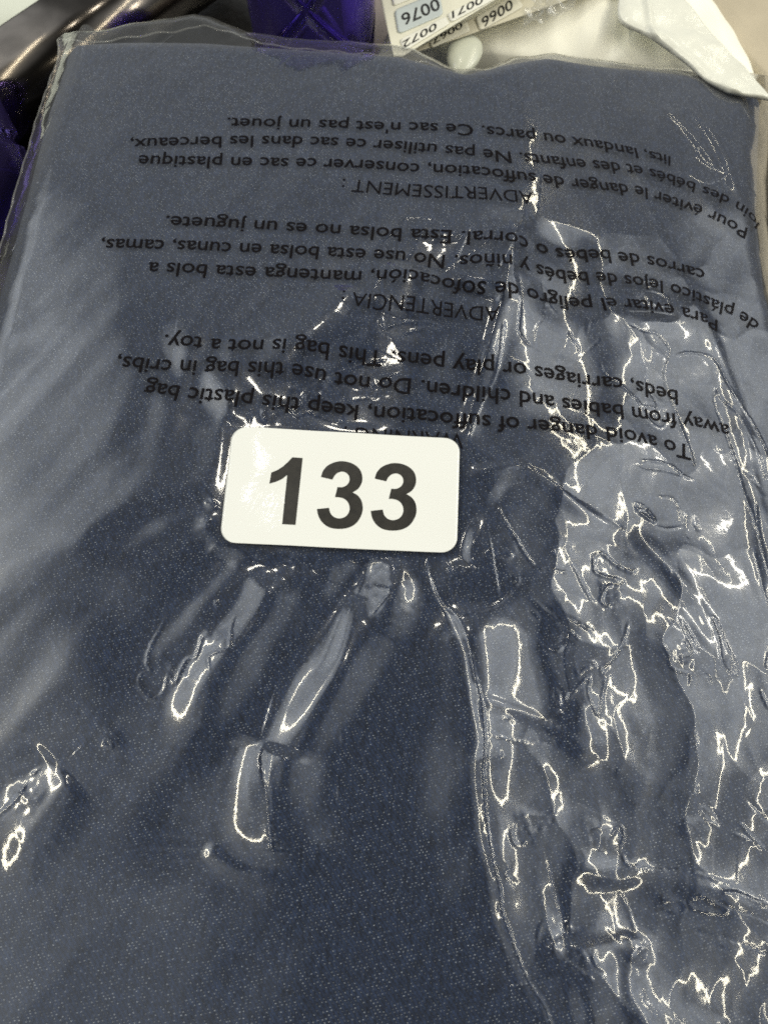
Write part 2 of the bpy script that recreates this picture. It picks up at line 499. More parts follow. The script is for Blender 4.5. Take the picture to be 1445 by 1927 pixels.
def film_local(x, y):
    """height of the film above the garment"""
    h = fold_height(x, y) * (1 - DENIM_FOLD)
    # crumpled film, strongest on the right where it lies loose
    wx = x + 0.004 * noise(x * 90, y * 90, 31); wy = y + 0.004 * noise(x * 90 + 9, y * 90, 32)
    right = sstep(0.012, 0.042, x) * (1 + 0.7 * (1 - sstep(-0.05, 0.01, y))) * (1 - 0.55 * sstep(0.05, 0.09, y)) * (0.40 + 0.55 * sstep(-0.5, 0.5, noise(x * 35 + 4, y * 35, 36)))
    left = 0.03 + 0.04 * noise(x * 30, y * 30, 33)
    cx_, cy_ = CENTRE
    mid = 0.42 * np.exp(-(((x - cx_) / 0.026) ** 2 + ((y - cy_) / 0.022) ** 2))
    amp = np.maximum(left + (1 - left) * right, mid)
    h += amp * (0.0017 * (cells(wx * 52 + 3, wy * 40, 41) - 0.3) + 0.00014 * (cells(wx * 150, wy * 130 + 2, 43) - 0.3))
    h += (0.12 + 0.88 * right) * 0.0008 * noise(x * 66, y * 48, 51) + 0.000012 * noise(x * 400, y * 400, 52) * (0.3 + right)
    h += 0.00016 * noise((x - y * 0.7) * 110, (y + x * 0.7) * 24, 53) * (1 - 0.5 * right)
    for c, r_, hh in _puckers:
        m = (np.abs(x - c[0]) < 3 * r_) & (np.abs(y - c[1]) < 3 * r_)
        if m.any():
            xm = x[m] - c[0] + 0.35 * r_ * noise(x[m] * 300, y[m] * 300, 57); ym = y[m] - c[1] + 0.35 * r_ * noise(x[m] * 300 + 7, y[m] * 300, 58)
            h[m] += hh * np.exp(-(xm * xm + 0.7 * xm * ym + ym * ym * 1.3) / (r_ * r_)) * (1 + 0.3 * noise(x[m] * 600, y[m] * 600, 59))
    fine = np.zeros(x.shape)
    for poly, w, hh, sd in _creases:
        lo = poly.min(0) - 4 * w; hi = poly.max(0) + 4 * w
        m = (x > lo[0]) & (x < hi[0]) & (y > lo[1]) & (y < hi[1])
        if not m.any():
            continue
        xm, ym = x[m], y[m]
        xm = xm + 0.00012 * noise(xm * 900, ym * 900, sd); ym = ym + 0.00012 * noise(xm * 900 + 5, ym * 900, sd + 1)
        d, arc, side, L = poly_dist(xm, ym, poly)
        t = arc / L
        taper = np.clip(np.minimum(t, 1 - t) * L / 0.0012, 0.25, 1)
        fine[m] += hh * taper * (1 + 0.5 * noise(arc * 1100, arc * 0 + sd, 22)) * np.exp(-(d / w) ** 2)
    h += fine
    s = sticker_uv(x, y)
    k = sstep(0.0, 0.0035, s)
    return 0.00055 + 0.0009 * right * (0.3 + 0.7 * k) + 0.0003 * mid * k + h * k


# ------------------------------------------------------------------ materials
def mat(name):
    m = bpy.data.materials.new(name)
    m.use_nodes = True
    nt = m.node_tree
    return m, nt, nt.nodes, nt.links


def simple(name, col, rough=0.5, metal=0.0, spec=0.5, bump=None, var=None, coat=0.0, sub=0.0):
    """principled with a little noise in colour and relief. bump=(scale, distance) var=(scale, amount)"""
    m, nt, N, L = mat(name)
    b = N['Principled BSDF']
    b.inputs['Base Color'].default_value = (*col, 1)
    b.inputs['Roughness'].default_value = rough
    b.inputs['Metallic'].default_value = metal
    b.inputs['Specular IOR Level'].default_value = spec
    b.inputs['Coat Weight'].default_value = coat
    tc = N.new('ShaderNodeTexCoord')
    if var:
        n = N.new('ShaderNodeTexNoise'); n.inputs['Scale'].default_value = var[0]; n.inputs['Detail'].default_value = 5
        L.new(tc.outputs['Object'], n.inputs['Vector'])
        r = N.new('ShaderNodeValToRGB')
        r.color_ramp.elements[0].position = 0.3; r.color_ramp.elements[1].position = 0.7
        r.color_ramp.elements[0].color = (*[c * (1 - var[1]) for c in col], 1)
        r.color_ramp.elements[1].color = (*[min(1, c * (1 + var[1])) for c in col], 1)
        L.new(n.outputs['Fac'], r.inputs['Fac']); L.new(r.outputs['Color'], b.inputs['Base Color'])
    if bump:
        n2 = N.new('ShaderNodeTexNoise'); n2.inputs['Scale'].default_value = bump[0]; n2.inputs['Detail'].default_value = 4
        L.new(tc.outputs['Object'], n2.inputs['Vector'])
        bp = N.new('ShaderNodeBump'); bp.inputs['Distance'].default_value = bump[1]
        L.new(n2.outputs['Fac'], bp.inputs['Height']); L.new(bp.outputs['Normal'], b.inputs['Normal'])
    return m


def math_node(N, L, op, a, b=None, c=None):
    n = N.new('ShaderNodeMath'); n.operation = op
    for i, v in enumerate((a, b, c)):
        if v is None:
            continue
        if isinstance(v, (int, float)):
            n.inputs[i].default_value = v
        else:
            L.new(v, n.inputs[i])
    return n.outputs[0]


def film_material(name, haze=0.008, gloss=1.0, rough=0.04):
    m, nt, N, L = mat(name)
    N.remove(N['Principled BSDF'])
    out = N['Material Output']
    tc = N.new('ShaderNodeTexCoord')
    lw = N.new('ShaderNodeLayerWeight'); lw.inputs['Blend'].default_value = 0.5
    nz = N.new('ShaderNodeTexNoise'); nz.inputs['Scale'].default_value = 900; nz.inputs['Detail'].default_value = 1
    L.new(tc.outputs['Object'], nz.inputs['Vector'])
    nz2 = N.new('ShaderNodeTexNoise'); nz2.inputs['Scale'].default_value = 420; nz2.inputs['Detail'].default_value = 3
    L.new(tc.outputs['Object'], nz2.inputs['Vector'])
    hsum = math_node(N, L, 'MULTIPLY_ADD', nz2.outputs['Fac'], 2.5, nz.outputs['Fac'])
    bp = N.new('ShaderNodeBump'); bp.inputs['Distance'].default_value = 0.000004; bp.inputs['Strength'].default_value = 1.0
    L.new(hsum, bp.inputs['Height'])
    L.new(bp.outputs['Normal'], lw.inputs['Normal'])
    p5 = math_node(N, L, 'POWER', lw.outputs['Facing'], 4.0)
    fac = math_node(N, L, 'MULTIPLY_ADD', p5, 0.80 * gloss, 0.10 * gloss)
    tr = N.new('ShaderNodeBsdfTransparent'); tr.inputs[0].default_value = (0.97, 0.97, 0.965, 1)
    gl = N.new('ShaderNodeBsdfGlossy'); gl.inputs['Roughness'].default_value = rough
    gl.inputs['Color'].default_value = (1, 1, 1, 1)
    L.new(bp.outputs['Normal'], gl.inputs['Normal'])
    gl2 = N.new('ShaderNodeBsdfGlossy'); gl2.inputs['Roughness'].default_value = 0.22      # the slight scatter of cheap film
    L.new(bp.outputs['Normal'], gl2.inputs['Normal'])
    gm2 = N.new('ShaderNodeMixShader'); gm2.inputs[0].default_value = 0.12
    L.new(gl.outputs[0], gm2.inputs[1]); L.new(gl2.outputs[0], gm2.inputs[2])
    mx = N.new('ShaderNodeMixShader')
    L.new(fac, mx.inputs[0]); L.new(tr.outputs[0], mx.inputs[1]); L.new(gm2.outputs[0], mx.inputs[2])
    df = N.new('ShaderNodeBsdfDiffuse'); df.inputs['Color'].default_value = (0.80, 0.80, 0.76, 1)
    tl = N.new('ShaderNodeBsdfTranslucent'); tl.inputs['Color'].default_value = (0.80, 0.80, 0.76, 1)
    ad = N.new('ShaderNodeMixShader'); ad.inputs[0].default_value = 0.4
    L.new(df.outputs[0], ad.inputs[1]); L.new(tl.outputs[0], ad.inputs[2])
    hz = N.new('ShaderNodeTexNoise'); hz.inputs['Scale'].default_value = 30; hz.inputs['Detail'].default_value = 6; hz.inputs['Roughness'].default_value = 0.65
    L.new(tc.outputs['Object'], hz.inputs['Vector'])
    p4 = math_node(N, L, 'POWER', lw.outputs['Facing'], 2.0)
    hz0 = math_node(N, L, 'MULTIPLY', hz.outputs['Fac'], haze * 2.0)
    hfac = math_node(N, L, 'MULTIPLY_ADD', p4, 0.06, hz0)
    mx2 = N.new('ShaderNodeMixShader')
    L.new(hfac, mx2.inputs[0]); L.new(mx.outputs[0], mx2.inputs[1]); L.new(ad.outputs[0], mx2.inputs[2])
    L.new(mx2.outputs[0], out.inputs['Surface'])
    return m


def denim_material():
    m, nt, N, L = mat('denim')
    b = N['Principled BSDF']
    b.inputs['Roughness'].default_value = 0.85
    b.inputs['Specular IOR Level'].default_value = 0.25
    b.inputs['Sheen Weight'].default_value = 0.15
    tc = N.new('ShaderNodeTexCoord')
    mp = N.new('ShaderNodeMapping'); mp.inputs['Rotation'].default_value = (0, 0, math.radians(-12))
    L.new(tc.outputs['Object'], mp.inputs['Vector'])
    wn = N.new('ShaderNodeTexNoise'); wn.inputs['Scale'].default_value = 110; wn.inputs['Detail'].default_value = 2
    L.new(tc.outputs['Object'], wn.inputs['Vector'])
    sx = N.new('ShaderNodeSeparateXYZ'); L.new(mp.outputs[0], sx.inputs[0])
    wv = math_node(N, L, 'MULTIPLY_ADD', wn.outputs['Fac'], 0.0009, sx.outputs['X'])
    A, B = 0.00078, 0.00052
    yy = math_node(N, L, 'DIVIDE', sx.outputs['Y'], B)
    row = math_node(N, L, 'FLOOR', yy)
    fy = math_node(N, L, 'SUBTRACT', yy, row)
    xx0 = math_node(N, L, 'DIVIDE', wv, A)
    xx = math_node(N, L, 'MULTIPLY_ADD', row, 0.3333, xx0)
    colm = math_node(N, L, 'FLOOR', xx)
    fx = math_node(N, L, 'SUBTRACT', xx, colm)
    cv = N.new('ShaderNodeCombineXYZ'); L.new(colm, cv.inputs[0]); L.new(row, cv.inputs[1])
    wnoise = N.new('ShaderNodeTexWhiteNoise'); wnoise.noise_dimensions = '2D'; L.new(cv.outputs[0], wnoise.inputs['Vector'])
    sc = N.new('ShaderNodeSeparateColor'); L.new(wnoise.outputs['Color'], sc.inputs[0])
    # weft fleck: an ellipse in the cell, jittered
    cx = math_node(N, L, 'MULTIPLY_ADD', sc.outputs['Red'], 0.3, 0.35)
    cy = math_node(N, L, 'MULTIPLY_ADD', sc.outputs['Green'], 0.3, 0.35)
    dx = math_node(N, L, 'SUBTRACT', fx, cx)
    dy = math_node(N, L, 'SUBTRACT', fy, cy)
    dx2 = math_node(N, L, 'MULTIPLY', dx, dx)
    dy2 = math_node(N, L, 'MULTIPLY', dy, dy)
    dd = math_node(N, L, 'ADD', dx2, dy2)
    dist = math_node(N, L, 'SQRT', dd)
    rad = math_node(N, L, 'MULTIPLY_ADD', sc.outputs['Blue'], 0.10, 0.09)
    q = math_node(N, L, 'DIVIDE', dist, rad)
    sp = math_node(N, L, 'SUBTRACT', 1.25, q)
    spc = N.new('ShaderNodeClamp'); L.new(sp, spc.inputs[0])
    pw = math_node(N, L, 'POWER', sc.outputs['Blue'], 1.4)
    amt0 = math_node(N, L, 'MULTIPLY', spc.outputs[0], pw)
    # worn and less worn patches
    pn = N.new('ShaderNodeTexNoise'); pn.inputs['Scale'].default_value = 55; pn.inputs['Detail'].default_value = 6; pn.inputs['Roughness'].default_value = 0.7
    L.new(tc.outputs['Object'], pn.inputs['Vector'])
    pr = N.new('ShaderNodeMapRange'); pr.inputs['From Min'].default_value = 0.3; pr.inputs['From Max'].default_value = 0.7
    pr.inputs['To Min'].default_value = 0.55; pr.inputs['To Max'].default_value = 1.5
    L.new(pn.outputs['Fac'], pr.inputs['Value'])
    amt = math_node(N, L, 'MULTIPLY', amt0, pr.outputs[0])
    # slubs along the warp
    mp2 = N.new('ShaderNodeMapping'); mp2.inputs['Rotation'].default_value = (0, 0, math.radians(-12)); mp2.inputs['Scale'].default_value = (1500, 260, 1)
    L.new(tc.outputs['Object'], mp2.inputs['Vector'])
    sl = N.new('ShaderNodeTexNoise'); sl.inputs['Scale'].default_value = 1.0; sl.inputs['Detail'].default_value = 3
    L.new(mp2.outputs[0], sl.inputs['Vector'])
    ramp = N.new('ShaderNodeValToRGB')
    ramp.color_ramp.elements[0].position = 0.25; ramp.color_ramp.elements[0].color = (0.007, 0.013, 0.032, 1)
    ramp.color_ramp.elements[1].position = 0.8; ramp.color_ramp.elements[1].color = (0.022, 0.039, 0.094, 1)
    L.new(sl.outputs['Fac'], ramp.inputs['Fac'])
    tri = math_node(N, L, 'ABSOLUTE', math_node(N, L, 'SUBTRACT', fx, 0.5))
    thr = math_node(N, L, 'MULTIPLY_ADD', tri, 1.7, 0.5)
    thr = math_node(N, L, 'MULTIPLY', thr, math_node(N, L, 'MULTIPLY_ADD', sc.outputs['Green'], 0.5, 0.7))
    tw = N.new('ShaderNodeVectorMath'); tw.operation = 'SCALE'
    L.new(ramp.outputs['Color'], tw.inputs[0]); L.new(thr, tw.inputs['Scale'])
    mc = N.new('ShaderNodeMix'); mc.data_type = 'RGBA'
    amtc = N.new('ShaderNodeClamp'); L.new(amt, amtc.inputs[0])
    L.new(amtc.outputs[0], mc.inputs['Factor'])
    L.new(tw.outputs[0], mc.inputs['A']); mc.inputs['B'].default_value = (0.48, 0.54, 0.66, 1)
    L.new(mc.outputs['Result'], b.inputs['Base Color'])
    bp = N.new('ShaderNodeBump'); bp.inputs['Distance'].default_value = 0.00012
    hs = math_node(N, L, 'ADD', sl.outputs['Fac'], spc.outputs[0])
    L.new(hs, bp.inputs['Height']); L.new(bp.outputs['Normal'], b.inputs['Normal'])
    return m


def ink(name, col, rough=0.45):
    return simple(name, col, rough)


# ------------------------------------------------------------------ mesh helpers
def link(name, me, material=None, parent=None, smooth=True):
    o = bpy.data.objects.new(name, me)
    COL.objects.link(o)
    if material:
        me.materials.clear(); me.materials.append(material)
    if parent:
        o.parent = parent
    if smooth and len(me.polygons):
        me.polygons.foreach_set('use_smooth', np.ones(len(me.polygons), dtype=bool))
    me.update()
    return o


def grid_mesh(name, X, Y, Z, flip=False):
    """X, Y, Z: 2D arrays -> a quad sheet"""
    nr, nc = X.shape
    co = np.stack([X, Y, Z], -1).reshape(-1, 3).astype(np.float32)
    i = np.arange(nr * nc).reshape(nr, nc)
    f = np.stack([i[:-1, :-1], i[:-1, 1:], i[1:, 1:], i[1:, :-1]], -1).reshape(-1, 4)
    if flip:
        f = f[:, ::-1]
    return raw_mesh(name, co, f)


def raw_mesh(name, co, f):
    me = bpy.data.meshes.new(name)
    me.vertices.add(len(co)); me.vertices.foreach_set('co', np.ascontiguousarray(co, np.float32).ravel())
    k = f.shape[1]
    me.loops.add(f.size); me.loops.foreach_set('vertex_index', np.ascontiguousarray(f, np.int32).ravel())
    me.polygons.add(len(f)); me.polygons.foreach_set('loop_start', np.arange(0, f.size, k, dtype=np.int32))
    try:
        me.polygons.foreach_set('loop_total', np.full(len(f), k, dtype=np.int32))
    except Exception:
        pass
    me.update(calc_edges=True)
    me.validate()
    return me


def thing(name, label, cat, loc=(0, 0, 0), group=None):
    o = bpy.data.objects.new(name, None)
    COL.objects.link(o)
    o.location = loc
    o.empty_display_size = 0.01
    return tag(o, label, cat, group)


def tag(o, label, cat, group=None):
    o['label'] = label; o['category'] = cat
    if group:
        o['group'] = group
    return o


def structure(o):
    o['kind'] = 'structure'
    return o


def coons(top, left, bottom, right, nr, nc):
    """world polylines (left->right, top->bottom) -> X, Y of a sheet"""
    def res(p, n):
        p = np.asarray(p, float)
        d = np.r_[0, np.cumsum(np.hypot(*np.diff(p, axis=0).T))]
        t = np.linspace(0, d[-1], n)
        return np.stack([np.interp(t, d, p[:, 0]), np.interp(t, d, p[:, 1])], 1)
    T, B = res(top, nc), res(bottom, nc)
    Lf, R = res(left, nr), res(right, nr)
    u = np.linspace(0, 1, nc)[None, :, None]; v = np.linspace(0, 1, nr)[:, None, None]
    P = (1 - v) * T[None] + v * B[None] + (1 - u) * Lf[:, None] + u * R[:, None] \
        - ((1 - u) * (1 - v) * T[0] + u * (1 - v) * T[-1] + (1 - u) * v * B[0] + u * v * B[-1])
    return P[..., 0], P[..., 1], (T, Lf, B, R)


def wpx(pts, z):
    p = np.asarray(pts, float)
    x, y = at(p[:, 0], p[:, 1], z)
    return np.stack([x, y], 1)


TABLE_Z = -0.062
BACK_Z = -0.0605

# ------------------------------------------------------------------ table (what everything stands on)
table_mat = simple('black_table', (0.012, 0.011, 0.010), 0.35, bump=(300, 0.0002), var=(40, 0.4))
bm = bmesh.new()
bmesh.ops.create_cube(bm, size=1.0, matrix=Matrix.Translation((0, 0.15, TABLE_Z - 0.02)) @ Matrix.Diagonal((1.6, 1.3, 0.04, 1)))
me = bpy.data.meshes.new('table_top'); bm.to_mesh(me); bm.free()
structure(link('table_top', me, table_mat, smooth=False))

# ------------------------------------------------------------------ packed garment: bag film, denim, print
SEAM = -0.010
TOP_PX = [(110, 76), (160, 82), (215, 80), (265, 68), (330, 60), (385, 49), (430, 60), (490, 83), (560, 93), (640, 99), (740, 105), (800, 116),
          (860, 150), (890, 150), (940, 130), (1010, 119), (1080, 130), (1200, 141), (1320, 150), (1400, 158), (1470, 166)]
LEFT_PX = [(110, 76), (112, 92), (109, 118), (97, 145), (83, 185), (70, 225), (52, 290), (33, 350), (12, 430), (-8, 500), (-60, 690), (-160, 1060), (-280, 1520), (-440, 2130)]
RIGHT_PX = [(1470, 166), (1446, 260), (1440, 340), (1442, 420), (1452, 520), (1480, 640), (1540, 800), (1620, 1000), (1730, 1400), (1900, 2130)]


def edge_world(px, dz):
    p = np.asarray(px, float)
    z = np.full(len(p), dz)
    for _ in range(8):
        x, y = at(p[:, 0], p[:, 1], z)
        z = base(x, y) + dz
    return np.stack([x, y], 1)


ft, fl, fr = edge_world(TOP_PX, SEAM), edge_world(LEFT_PX, SEAM), edge_world(RIGHT_PX, SEAM)
fb = np.array([fl[-1], fr[-1]])
FX, FY, (bT, bL, bB, bR) = coons(ft, fl, fb, fr, 1180, 960)


def inside(x, y, T, Lf, R):
    """signed distances to the far, left and right outline (positive inside)"""
    d, _, sd, _ = poly_dist(x, y, T); dT = -d * sd
    d, _, sd, _ = poly_dist(x, y, Lf); dL = d * sd
    d, _, sd, _ = poly_dist(x, y, R); dR = -d * sd
    return dT, dL, dR


def film_drop(x, y):
    dT, dL, dR = inside(x, y, ft, fl, fr)
    dT, dL, dR = np.maximum(dT, 0), np.maximum(dL, 0), np.maximum(dR, 0)
    s = lambda d, w: np.clip(1 - d / w, 0, 1) ** 2
    rip = 0.0010 * noise(x * 150, y * 90, 65) * np.exp(-dT / 0.006) + 0.0005 * noise(x * 80, y * 190, 66) * np.exp(-dL / 0.006)
    dr = rip + 0.010 * np.maximum(np.maximum(s(dT, 0.013), s(dL, 0.016)), s(dR, 0.014))
    edge = np.clip(np.minimum(np.minimum(dT, dL), dR) / 0.006, 0, 1)
    return dr, edge


def denim_shape(x, y):
    """top of the denim: rounds off near its fold edges"""
    d = np.minimum.reduce(inside(x, y, dt, dl, dr_))
    R = 0.012
    q = np.clip(1 - d / R, 0, 1)
    f = DENIM_FOLD * fold_height(x, y) * sstep(0.0, 0.0035, sticker_uv(x, y))
    return base(x, y) + f - R * (1 - np.sqrt(np.maximum(0, 1 - q * q))) - np.clip(-d, 0, 0.02) * 2


DT_PX = [(126, 118), (150, 100), (200, 97), (400, 96), (640, 112), (760, 122), (870, 152), (940, 134), (1010, 122), (1080, 133), (1200, 144), (1320, 156), (1390, 176), (1432, 205)]
DL_PX = [(126, 118), (112, 160), (85, 240), (52, 370), (22, 480), (-40, 690), (-140, 1060), (-260, 1520), (-410, 2120)]
DR_PX = [(1432, 205), (1428, 300), (1424, 420), (1440, 560), (1500, 760), (1600, 1000), (1710, 1400), (1880, 2120)]
dt, dl, dr_ = edge_world(DT_PX, -0.008), edge_world(DL_PX, -0.008), edge_world(DR_PX, -0.008)
DX, DY, _b = coons(dt, dl, np.array([dl[-1], dr_[-1]]), dr_, 420, 340)
DZ = denim_shape(DX, DY)

garment = thing('folded_garment', 'folded dark navy denim garment packed inside the clear plastic bag', 'garment', (0, 0.03, BACK_Z))
denim = denim_material()
gm = garment.location


def shell(X, Y, Z, zb, name, closed=True):
    """sheet plus skirt and underside = a closed slab"""
    nr, nc = X.shape
    ring = [(0, j) for j in range(nc)] + [(i, nc - 1) for i in range(1, nr)] + [(nr - 1, j) for j in range(nc - 2, -1, -1)] + [(i, 0) for i in range(nr - 2, 0, -1)]
    co = [np.stack([X, Y, Z], -1).reshape(-1, 3)]
    i = np.arange(nr * nc).reshape(nr, nc)
    f = [np.stack([i[:-1, :-1], i[1:, :-1], i[1:, 1:], i[:-1, 1:]], -1).reshape(-1, 4)]
    rid = np.array([a * nc + b for a, b in ring])
    c = np.array([X.mean(), Y.mean()])
    prev = rid; n0 = nr * nc
    for k, (zz, sc_) in enumerate(((0.45, 1.0), (0.9, 1.0), (1.0, 0.96), (1.0, 0.0)) if closed else ((1.0, 1.0),)):
        P = co[0][rid].copy()
        P[:, 2] = P[:, 2] * (1 - zz) + zb * zz
        P[:, :2] = c + (P[:, :2] - c) * sc_
        co.append(P)
        cur = np.arange(len(rid)) + n0; n0 += len(rid)
        f.append(np.stack([prev, np.roll(prev, -1), np.roll(cur, -1), cur], -1))
        prev = cur
    return raw_mesh(name, np.vstack(co), np.vstack(f))


me = shell(DX, DY, DZ, BACK_Z + 0.001, 'denim_body')
o = link('denim_body', me, denim, garment); o.location = -gm

bag = thing('plastic_bag', 'clear crinkled plastic bag printed with black suffocation warnings, wrapped round denim', 'plastic bag', (0, 0.03, BACK_Z))
film_mat = film_material('clear_film')


def film_z(x, y, with_denim=True):
    dr, edge = film_drop(x, y)
    f = DENIM_FOLD * fold_height(x, y) * sstep(0.0, 0.0035, sticker_uv(x, y))
    z = base(x, y) - dr + (f + film_local(x, y)) * (0.25 + 0.75 * edge)
    if with_denim:
        zd = denim_shape(x, y) + 0.00022
        d = z - zd
        z = zd + 0.5 * (d + np.sqrt(d * d + (0.0005) ** 2))
    return z


sh = FX.shape
FZ = film_z(FX.ravel(), FY.ravel()).reshape(sh)
# a wavy welded edge along the far and left seams
me = grid_mesh('front_film', FX, FY, FZ, flip=True)
o = link('front_film', me, film_mat, bag); o.location = -gm
# the back of the bag, from the seam down and under
bx, by, _b = coons(ft, fl, fb, fr, 60, 60)
dr, _e = film_drop(bx.ravel(), by.ravel())
bz = (base(bx.ravel(), by.ravel()) - 0.0102).reshape(bx.shape)
dmin = np.minimum(np.minimum(poly_dist(bx, by, ft)[0], poly_dist(bx, by, fl)[0]), poly_dist(bx, by, fr)[0])
bz = bz + (BACK_Z - bz) * sstep(0.0, 0.009, dmin)
me = grid_mesh('back_film', bx, by, bz)
o = link('back_film', me, film_mat, bag); o.location = -gm

# the welded seam, a fine bead along the far and left edges
def bead(name, pts3, r, material, parent):
    P = np.asarray(pts3, float); m_ = 8
    T = np.gradient(P, axis=0); T /= np.linalg.norm(T, axis=1)[:, None]
    U = np.cross(T, [0, 0, 1.0]); U /= np.linalg.norm(U, axis=1)[:, None]; V = np.cross(U, T)
    a_ = np.linspace(0, 2 * math.pi, m_, endpoint=False)
    co = P[:, None] + r * (np.cos(a_)[None, :, None] * U[:, None] + np.sin(a_)[None, :, None] * V[:, None])
    i = np.arange(len(P) * m_).reshape(len(P), m_)
    f = np.stack([i[:-1], np.roll(i[:-1], -1, 1), np.roll(i[1:], -1, 1), i[1:]], -1).reshape(-1, 4)
    o = link(name, raw_mesh(name, co.reshape(-1, 3), f), material, parent); o.location = -gm


seam_mat = film_material('seam_film', haze=0.22)
e3 = np.concatenate([np.stack([FX[::-1, 0], FY[::-1, 0], FZ[::-1, 0]], -1)[::4], np.stack([FX[0], FY[0], FZ[0]], -1)[4::4]])
bead('welded_seam', e3, 0.00022, seam_mat, bag)

# the small flap that stands up at the far corner
flap = [[(113, 80, -.010), (148, 60, -.0075), (196, 78, -.010)], [(140, 66, -.006), (160, 52, -.004), (188, 62, -.006)], [(147, 60, -.002), (156, 36, .000), (178, 56, -.003)]]
pts = np.array([[(*[float(c) for c in at(a, b, z)], z) for a, b, z in r] for r in flap])
n = 16


def bez_patch(P, nu, nv):
    u = np.linspace(0, 1, nu); v = np.linspace(0, 1, nv)
    bu = np.stack([(1 - u) ** 2, 2 * u * (1 - u), u * u]); bv = np.stack([(1 - v) ** 2, 2 * v * (1 - v), v * v])
    return np.einsum('iu,jv,ijk->uvk', bu, bv, P)


Q = bez_patch(pts, n, n)
Q[..., 2] += 0.0006 * noise(Q[..., 0] * 260, Q[..., 1] * 260, 61)
me = grid_mesh('corner_flap', Q[..., 0], Q[..., 1], Q[..., 2])
o = link('corner_flap', me, film_material('flap_film', haze=0.10), bag); o.location = -gm

# ------------------------------------------------------------------ lettering
def text_mesh(body, bold=0.0):
    cu = bpy.data.curves.new('lettering', 'FONT')
    cu.body = body
    cu.size = 1.0
    cu.offset = bold
    cu.resolution_u = 3
    ob = bpy.data.objects.new('lettering', cu)
    COL.objects.link(ob)
    dg = bpy.context.evaluated_depsgraph_get()
    me = bpy.data.meshes.new_from_object(ob.evaluated_get(dg))
    bpy.data.objects.remove(ob)
    co = np.empty(len(me.vertices) * 3, np.float32); me.vertices.foreach_get('co', co)
    return me, co.reshape(-1, 3).astype(float)


CAP = 0.729      # capital height of the built-in font at size 1


def refine(me, edge):
    bm = bmesh.new(); bm.from_mesh(me)
    bmesh.ops.triangulate(bm, faces=bm.faces[:])
    for _ in range(3):
        es = [e for e in bm.edges if e.calc_length() > edge]
        if not es:
            break
        bmesh.ops.subdivide_edges(bm, edges=es, cuts=1)
        bmesh.ops.triangulate(bm, faces=bm.faces[:])
    bm.to_mesh(me); bm.free()


def line_on_film(body, px, cap_mm, bold, material, name, parent, off=0.00011, pad=(0.0, 0.0)):
    me, co = text_mesh(body, bold)
    x0, x1 = co[:, 0].min(), co[:, 0].max()
    W = catmull(on(px, 0.0012), 8)
    d = np.r_[0, np.cumsum(np.hypot(*np.diff(W, axis=0).T))]
    sx = d[-1] / (x1 - x0)
    # refine in font units before bending
    me.vertices.foreach_set('co', np.stack([(co[:, 0] - x0) * sx, co[:, 1] * cap_mm * MM / CAP, 0 * co[:, 0]], 1).astype(np.float32).ravel())
    refine(me, 0.00045)
    co = np.empty(len(me.vertices) * 3, np.float32); me.vertices.foreach_get('co', co); co = co.reshape(-1, 3).astype(float)
    s = co[:, 0]
    bx = np.interp(s, d, W[:, 0]); by = np.interp(s, d, W[:, 1])
    e = 0.002
    tx = np.interp(s + e, d, W[:, 0]) - np.interp(s - e, d, W[:, 0]); ty = np.interp(s + e, d, W[:, 1]) - np.interp(s - e, d, W[:, 1])
    l = np.hypot(tx, ty) + 1e-12
    tx /= l; ty /= l
    X = bx - ty * co[:, 1]; Y = by + tx * co[:, 1]
    Z = film_z(X, Y) + off
    me.vertices.foreach_set('co', np.stack([X, Y, Z], 1).astype(np.float32).ravel())
    o = link(name, me, material, parent, smooth=False)
    o.location = -gm
    return o


def ink_film(name):
    m, nt, N, L = mat(name)
    b = N['Principled BSDF']
    b.inputs['Base Color'].default_value = (0.007, 0.006, 0.007, 1)
    b.inputs['Roughness'].default_value = 0.4
    b.inputs['Specular IOR Level'].default_value = 0.03
    tr = N.new('ShaderNodeBsdfTransparent')
    mx = N.new('ShaderNodeMixShader'); mx.inputs[0].default_value = 0.97
    L.new(tr.outputs[0], mx.inputs[1]); L.new(b.outputs[0], mx.inputs[2]); L.new(mx.outputs[0], N['Material Output'].inputs['Surface'])
    return m


